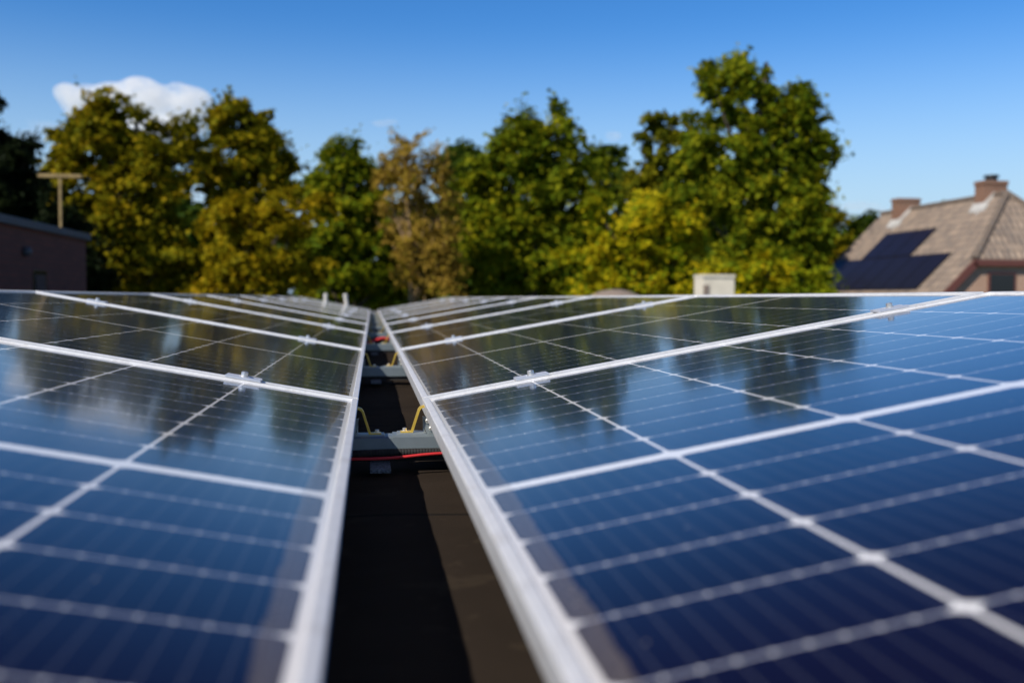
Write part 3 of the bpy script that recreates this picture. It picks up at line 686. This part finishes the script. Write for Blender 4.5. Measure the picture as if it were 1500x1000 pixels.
TREES = [
 dict(name='conifer', label='dark conifer cut off by the left edge of the photo', D=30, mat='leaf_conifer', leaf=.10, clump=.55, dens=6, per_leaf=170, flat=.45,
      lobes=[(-12, 190, 16, 58), (-14, 250, 50, 50), (20, 235, 22, 30), (40, 215, 18, 10), (-20, 310, 70, 60), (30, 285, 28, 32), (-25, 380, 90, 60), (40, 340, 40, 40), (75, 335, 40, 40), (60, 400, 45, 40), (110, 400, 40, 50), (-90, 300, 60, 110)]),
 dict(name='broadleaf_tree', label='tall olive gold tree below the white cloud', D=34, mat='leaf_olive', leaf=.13, clump=.50, dens=4.2, per_leaf=105, trunk_px=190,
      lobes=[(166, 155, 20, 30), (160, 190, 38, 32), (118, 200, 30, 30), (205, 190, 30, 34), (228, 225, 24, 26), (100, 245, 30, 26), (150, 250, 45, 36), (195, 260, 40, 36), (230, 275, 30, 30), (110, 290, 38, 26), (170, 310, 45, 36), (225, 320, 40, 36), (265, 205, 20, 24), (285, 225, 20, 24), (272, 250, 22, 20), (150, 360, 40, 36), (205, 375, 50, 40), (255, 375, 35, 40), (150, 415, 50, 30), (240, 420, 50, 28), (78, 255, 22, 20), (75, 300, 24, 30)]),
 dict(name='broadleaf_tree', label='bronze topped tree right of the cloud', D=36, mat='leaf_olive', leaf=.13, clump=.48, dens=4.5, per_leaf=105, trunk_px=355,
      lobes=[(345, 172, 30, 26), (330, 195, 24, 28), (380, 190, 30, 30), (355, 220, 45, 32), (405, 225, 24, 26), (420, 255, 18, 18), (330, 250, 34, 26), (380, 255, 40, 26), (310, 240, 16, 16), (300, 268, 14, 14), (318, 288, 16, 14), (350, 285, 40, 20), (410, 285, 26, 18)]),
 dict(name='broadleaf_tree', label='low golden leafed tree in front of the bronze topped one', D=32, mat='leaf_gold', leaf=.12, clump=.42, dens=5, per_leaf=100, trunk_px=370,
      lobes=[(345, 310, 40, 24), (395, 298, 40, 22), (440, 292, 30, 14), (330, 345, 36, 30), (380, 340, 40, 30), (425, 330, 34, 24), (320, 385, 30, 30), (365, 385, 40, 32), (410, 385, 40, 36), (320, 420, 30, 22), (380, 425, 50, 22), (440, 400, 30, 36)]),
 dict(name='broadleaf_tree', label='mid green tree left of the bare tan tree', D=42, mat='leaf_green', leaf=.15, clump=.58, dens=3.4, per_leaf=110, trunk_px=505,
      lobes=[(503, 225, 20, 20), (480, 250, 22, 24), (515, 255, 34, 30), (545, 255, 18, 26), (470, 290, 34, 34), (520, 300, 40, 36), (480, 345, 44, 36), (535, 350, 40, 36), (470, 400, 44, 36), (530, 405, 50, 36), (585, 400, 34, 30), (570, 425, 50, 20)]),
 dict(name='bare_tree', label='half bare tan tree with twiggy top in the middle', D=40, mat='leaf_brown', leaf=.10, clump=.50, dens=3.6, per_leaf=62, trunk_px=600, twigs=420, trunk_mat='twig', trunk_r=.16,
      lobes=[(600, 225, 30, 26), (575, 245, 26, 30), (630, 245, 30, 26), (600, 275, 44, 34), (650, 275, 22, 24), (590, 320, 40, 34), (635, 320, 36, 34), (610, 365, 40, 34), (650, 370, 34, 36), (625, 410, 44, 30), (660, 410, 30, 28)]),
 dict(name='broadleaf_tree', label='broad green tree in the centre of the tree line', D=44, mat='leaf_green', leaf=.15, clump=.62, dens=3.2, per_leaf=115, trunk_px=780,
      lobes=[(820, 180, 16, 20), (770, 190, 26, 22), (740, 205, 26, 20), (800, 205, 36, 28), (838, 205, 20, 30), (720, 225, 34, 26), (770, 235, 44, 34), (825, 245, 40, 34), (865, 235, 22, 28), (700, 260, 34, 32), (745, 280, 44, 34), (800, 290, 50, 36), (855, 285, 36, 34), (690, 315, 30, 40), (740, 335, 44, 40), (800, 345, 50, 40), (850, 340, 36, 40), (710, 385, 40, 36), (765, 395, 50, 36), (825, 400, 40, 36), (740, 430, 60, 16)]),
 dict(name='broadleaf_tree', label='dark green tree mostly hidden behind the broad central one, left side', D=54, mat='leaf_deep', leaf=.18, clump=.7, dens=2.4, per_leaf=100,
      lobes=[(680, 222, 20, 16), (655, 228, 14, 14), (665, 255, 30, 28), (660, 310, 36, 44), (670, 370, 40, 50)]),
 dict(name='broadleaf_tree', label='dark slim tree in the dip left of the largest tree', D=56, mat='leaf_deep', leaf=.18, clump=.6, dens=2.6, per_leaf=90,
      lobes=[(888, 222, 10, 18), (905, 230, 14, 20), (880, 255, 18, 24), (905, 270, 26, 30), (895, 320, 34, 44), (920, 370, 50, 60)]),
 dict(name='broadleaf_tree', label='olive tree adjoining the largest tree on its left', D=47, mat='leaf_green_olive', leaf=.15, clump=.52, dens=3.2, per_leaf=95, trunk_px=965,
      lobes=[(955, 180, 18, 18), (985, 185, 26, 24), (950, 205, 20, 16), (1000, 210, 30, 26), (960, 235, 32, 26), (940, 265, 26, 28), (985, 265, 40, 34), (955, 310, 40, 36), (1000, 320, 44, 40)]),
 dict(name='broadleaf_tree', label='largest tree, tall green yellow crown at centre right', D=38, mat='leaf_green', leaf=.14, clump=.55, dens=3.9, per_leaf=110, trunk_px=1110,
      lobes=[(1076, 98, 13, 22), (1036, 100, 9, 16), (1078, 90, 8, 11), (1045, 128, 20, 24), (1085, 128, 26, 22), (1118, 118, 16, 16), (1130, 145, 30, 24), (1175, 132, 8, 14), (1170, 152, 24, 22), (1062, 160, 36, 22), (1035, 180, 20, 16), (1105, 175, 36, 24), (1150, 185, 40, 26), (1195, 185, 22, 26), (1040, 215, 34, 26), (1090, 220, 44, 28), (1145, 230, 44, 30), (1188, 225, 22, 22), (1212, 232, 14, 8), (1015, 235, 26, 26), (1010, 275, 30, 30), (1060, 255, 40, 30), (1110, 270, 48, 32), (1165, 270, 36, 32), (1195, 265, 22, 18), (1205, 292, 16, 20), (1050, 300, 40, 34), (1100, 320, 50, 34), (1155, 320, 44, 36), (1185, 335, 30, 36), (1080, 365, 50, 34), (1140, 370, 50, 36), (1110, 410, 70, 30), (1185, 385, 26, 30)]),
 dict(name='broadleaf_tree', label='yellow leafed tree spreading low before the largest tree', D=33, mat='leaf_yellow', leaf=.12, clump=.45, dens=4.2, per_leaf=95, trunk_px=950,
      lobes=[(960, 308, 36, 22), (1000, 318, 30, 24), (925, 330, 36, 26), (965, 345, 44, 28), (1005, 350, 30, 30), (890, 355, 34, 26), (930, 375, 44, 28), (980, 385, 44, 28), (860, 385, 36, 26), (900, 405, 44, 26), (955, 415, 44, 24), (1000, 415, 30, 24), (845, 420, 30, 20), (878, 310, 20, 22)]),
 dict(name='broadleaf_tree', label='small distant tree between largest tree and tiled house', D=62, mat='leaf_olive', leaf=.2, clump=.7, dens=2.2, per_leaf=90,
      lobes=[(1222, 320, 14, 20), (1215, 350, 24, 34), (1235, 380, 34, 40)]),
 dict(name='broadleaf_tree', label='farther dark green tree just left of the house roof', D=70, mat='leaf_deep', leaf=.22, clump=.8, dens=2.0, per_leaf=90,
      lobes=[(1262, 325, 20, 12), (1255, 345, 32, 20), (1280, 350, 30, 26), (1260, 380, 40, 40)]),
 dict(name='broadleaf_tree', label='distant treetop peeking over the house ridge between chimneys', D=62, mat='leaf_deep', leaf=.2, clump=.7, dens=2.4, per_leaf=90,
      lobes=[(1388, 303, 14, 9), (1385, 325, 30, 22), (1375, 360, 40, 40)]),
 dict(name='shrub', label='yellow green shrub right of the pale square chimney', D=29, mat='leaf_yellow', leaf=.10, clump=.36, dens=6, per_leaf=80, cat='shrub', trunk_r=.07,
      lobes=[(1095, 400, 22, 18), (1125, 392, 26, 20), (1155, 398, 24, 20), (1105, 425, 40, 22), (1150, 425, 34, 22), (1120, 460, 60, 30)]),
 dict(name='shrub', label='bright lime shrub at the foot of the house roof', D=26, mat='leaf_lime', leaf=.09, clump=.30, dens=8, per_leaf=80, cat='shrub', trunk_r=.06,
      lobes=[(1175, 412, 16, 14), (1200, 408, 20, 14), (1185, 432, 34, 20), (1190, 470, 50, 36)]),
 dict(name='shrub', label='yellow shrub left of the pale square chimney', D=29.5, mat='leaf_yellow', leaf=.10, clump=.36, dens=6, per_leaf=80, cat='shrub', trunk_r=.07,
      lobes=[(1010, 420, 22, 14), (1035, 410, 24, 16), (1062, 398, 22, 18), (1030, 440, 44, 22), (1030, 480, 60, 40)]),
]
for T in TREES: tree(**T)

# the far wood that closes the view between the trunks
cs, rs_ = [], []
n = 2600
xw = RS.uniform(-42, 52, n); yw = 72 + RS.uniform(-4, 6, n); hgt = 9.4 + 1.2*np.sin(xw*.31) + .8*np.sin(xw*.83+1)
hgt = np.where(xw > 38, 5.5, hgt)
zw = RS.uniform(0, 1, n)**.7*(hgt)+.3
idx = np.repeat(np.arange(n), 45); k = len(idx)
d = RS.normal(size=(k, 3)); d /= np.linalg.norm(d, axis=1, keepdims=True)
cen = np.stack([xw, yw, zw], 1)[idx] + d*RS.uniform(.3, 1.1, k)[:, None]*np.array([1, 1, .7])
w = leaf_mesh('distant_wood', cen+np.array([0, 0, GZ]), d+np.array([0, 0, .6]), .34, M['leaf_deep'], None)
tag(w, 'dark far wood closing the view behind the tree trunks', 'wood', kind='stuff')

# ------------------------------------------------------------------ clouds
def cloud_mat(name, dens):
    m = bpy.data.materials.new(name); m.use_nodes = True; t = m.node_tree
    t.nodes.remove(t.nodes['Principled BSDF'])
    v = t.nodes.new('ShaderNodeVolumePrincipled'); v.inputs['Color'].default_value = (1, 1, 1, 1); v.inputs['Anisotropy'].default_value = .0
    tc = t.nodes.new('ShaderNodeTexCoord'); n = t.nodes.new('ShaderNodeTexNoise'); n.inputs['Scale'].default_value = .085; n.inputs['Detail'].default_value = 5; n.inputs['Roughness'].default_value = .6
    t.links.new(tc.outputs['Object'], n.inputs['Vector'])
    r = t.nodes.new('ShaderNodeMapRange'); r.inputs[1].default_value = .33; r.inputs[2].default_value = .68; r.inputs[3].default_value = 0; r.inputs[4].default_value = dens
    t.links.new(n.outputs[0], r.inputs[0]); t.links.new(r.outputs[0], v.inputs['Density'])
    t.links.new(v.outputs[0], t.nodes['Material Output'].inputs['Volume']); return m
def cloud(label, D, lobes, dens, seed, flat=1.0):
    rg = random.Random(seed); k = D/F_PX
    ctr = at(sum(l[0] for l in lobes)/len(lobes), sum(l[1] for l in lobes)/len(lobes), D)
    bm = bmesh.new()
    for cx, cy, rx, ry in lobes:
        c = at(cx, cy, D) - ctr
        for j in range(5):
            s = 1.0 if j == 0 else rg.uniform(.35, .6)
            o = Vector((0, 0, 0)) if j == 0 else Vector((rg.uniform(-.7, .7)*rx*k, rg.uniform(-.5, .5)*rx*k, rg.uniform(-.2, .75)*ry*k))
            mt = Matrix.Translation(c+o) @ Matrix.Diagonal((rx*k*s, rx*k*s*.9, ry*k*s, 1))
            bmesh.ops.create_icosphere(bm, subdivisions=3, radius=1, matrix=mt)
    o = obj('cloud', bm, cloud_mat('cloud_vapour_%d' % seed, dens), None, True)
    o.location = ctr
    rm = o.modifiers.new('merge', 'REMESH'); rm.mode = 'VOXEL'; rm.voxel_size = 6*k
    tag(o, label, 'cloud', kind='stuff'); return o
cloud('white puffy cloud behind the tall olive gold tree', 900, [(127, 151, 36, 26), (165, 148, 36, 26), (205, 146, 38, 32), (240, 164, 30, 26), (278, 156, 36, 29), (230, 190, 64, 18)], .14, 1)
cloud('faint small cloud wisp above the bare tan tree', 900, [(558, 181, 18, 5), (575, 178, 14, 4)], .035, 2)
cloud('faint cloud wisp low at left beside the conifer', 900, [(70, 186, 24, 8), (45, 200, 24, 10)], .016, 3)
cloud('small cloud puff in the dip left of largest tree', 900, [(898, 200, 16, 8), (855, 200, 14, 6)], .03, 4)
cloud('thin cloud above the distant trees by the house', 900, [(1255, 302, 28, 8), (1285, 308, 18, 6)], .025, 5)
cloud('pale cloud patch seen between the two left golden trees', 900, [(287, 285, 16, 18)], .03, 6)
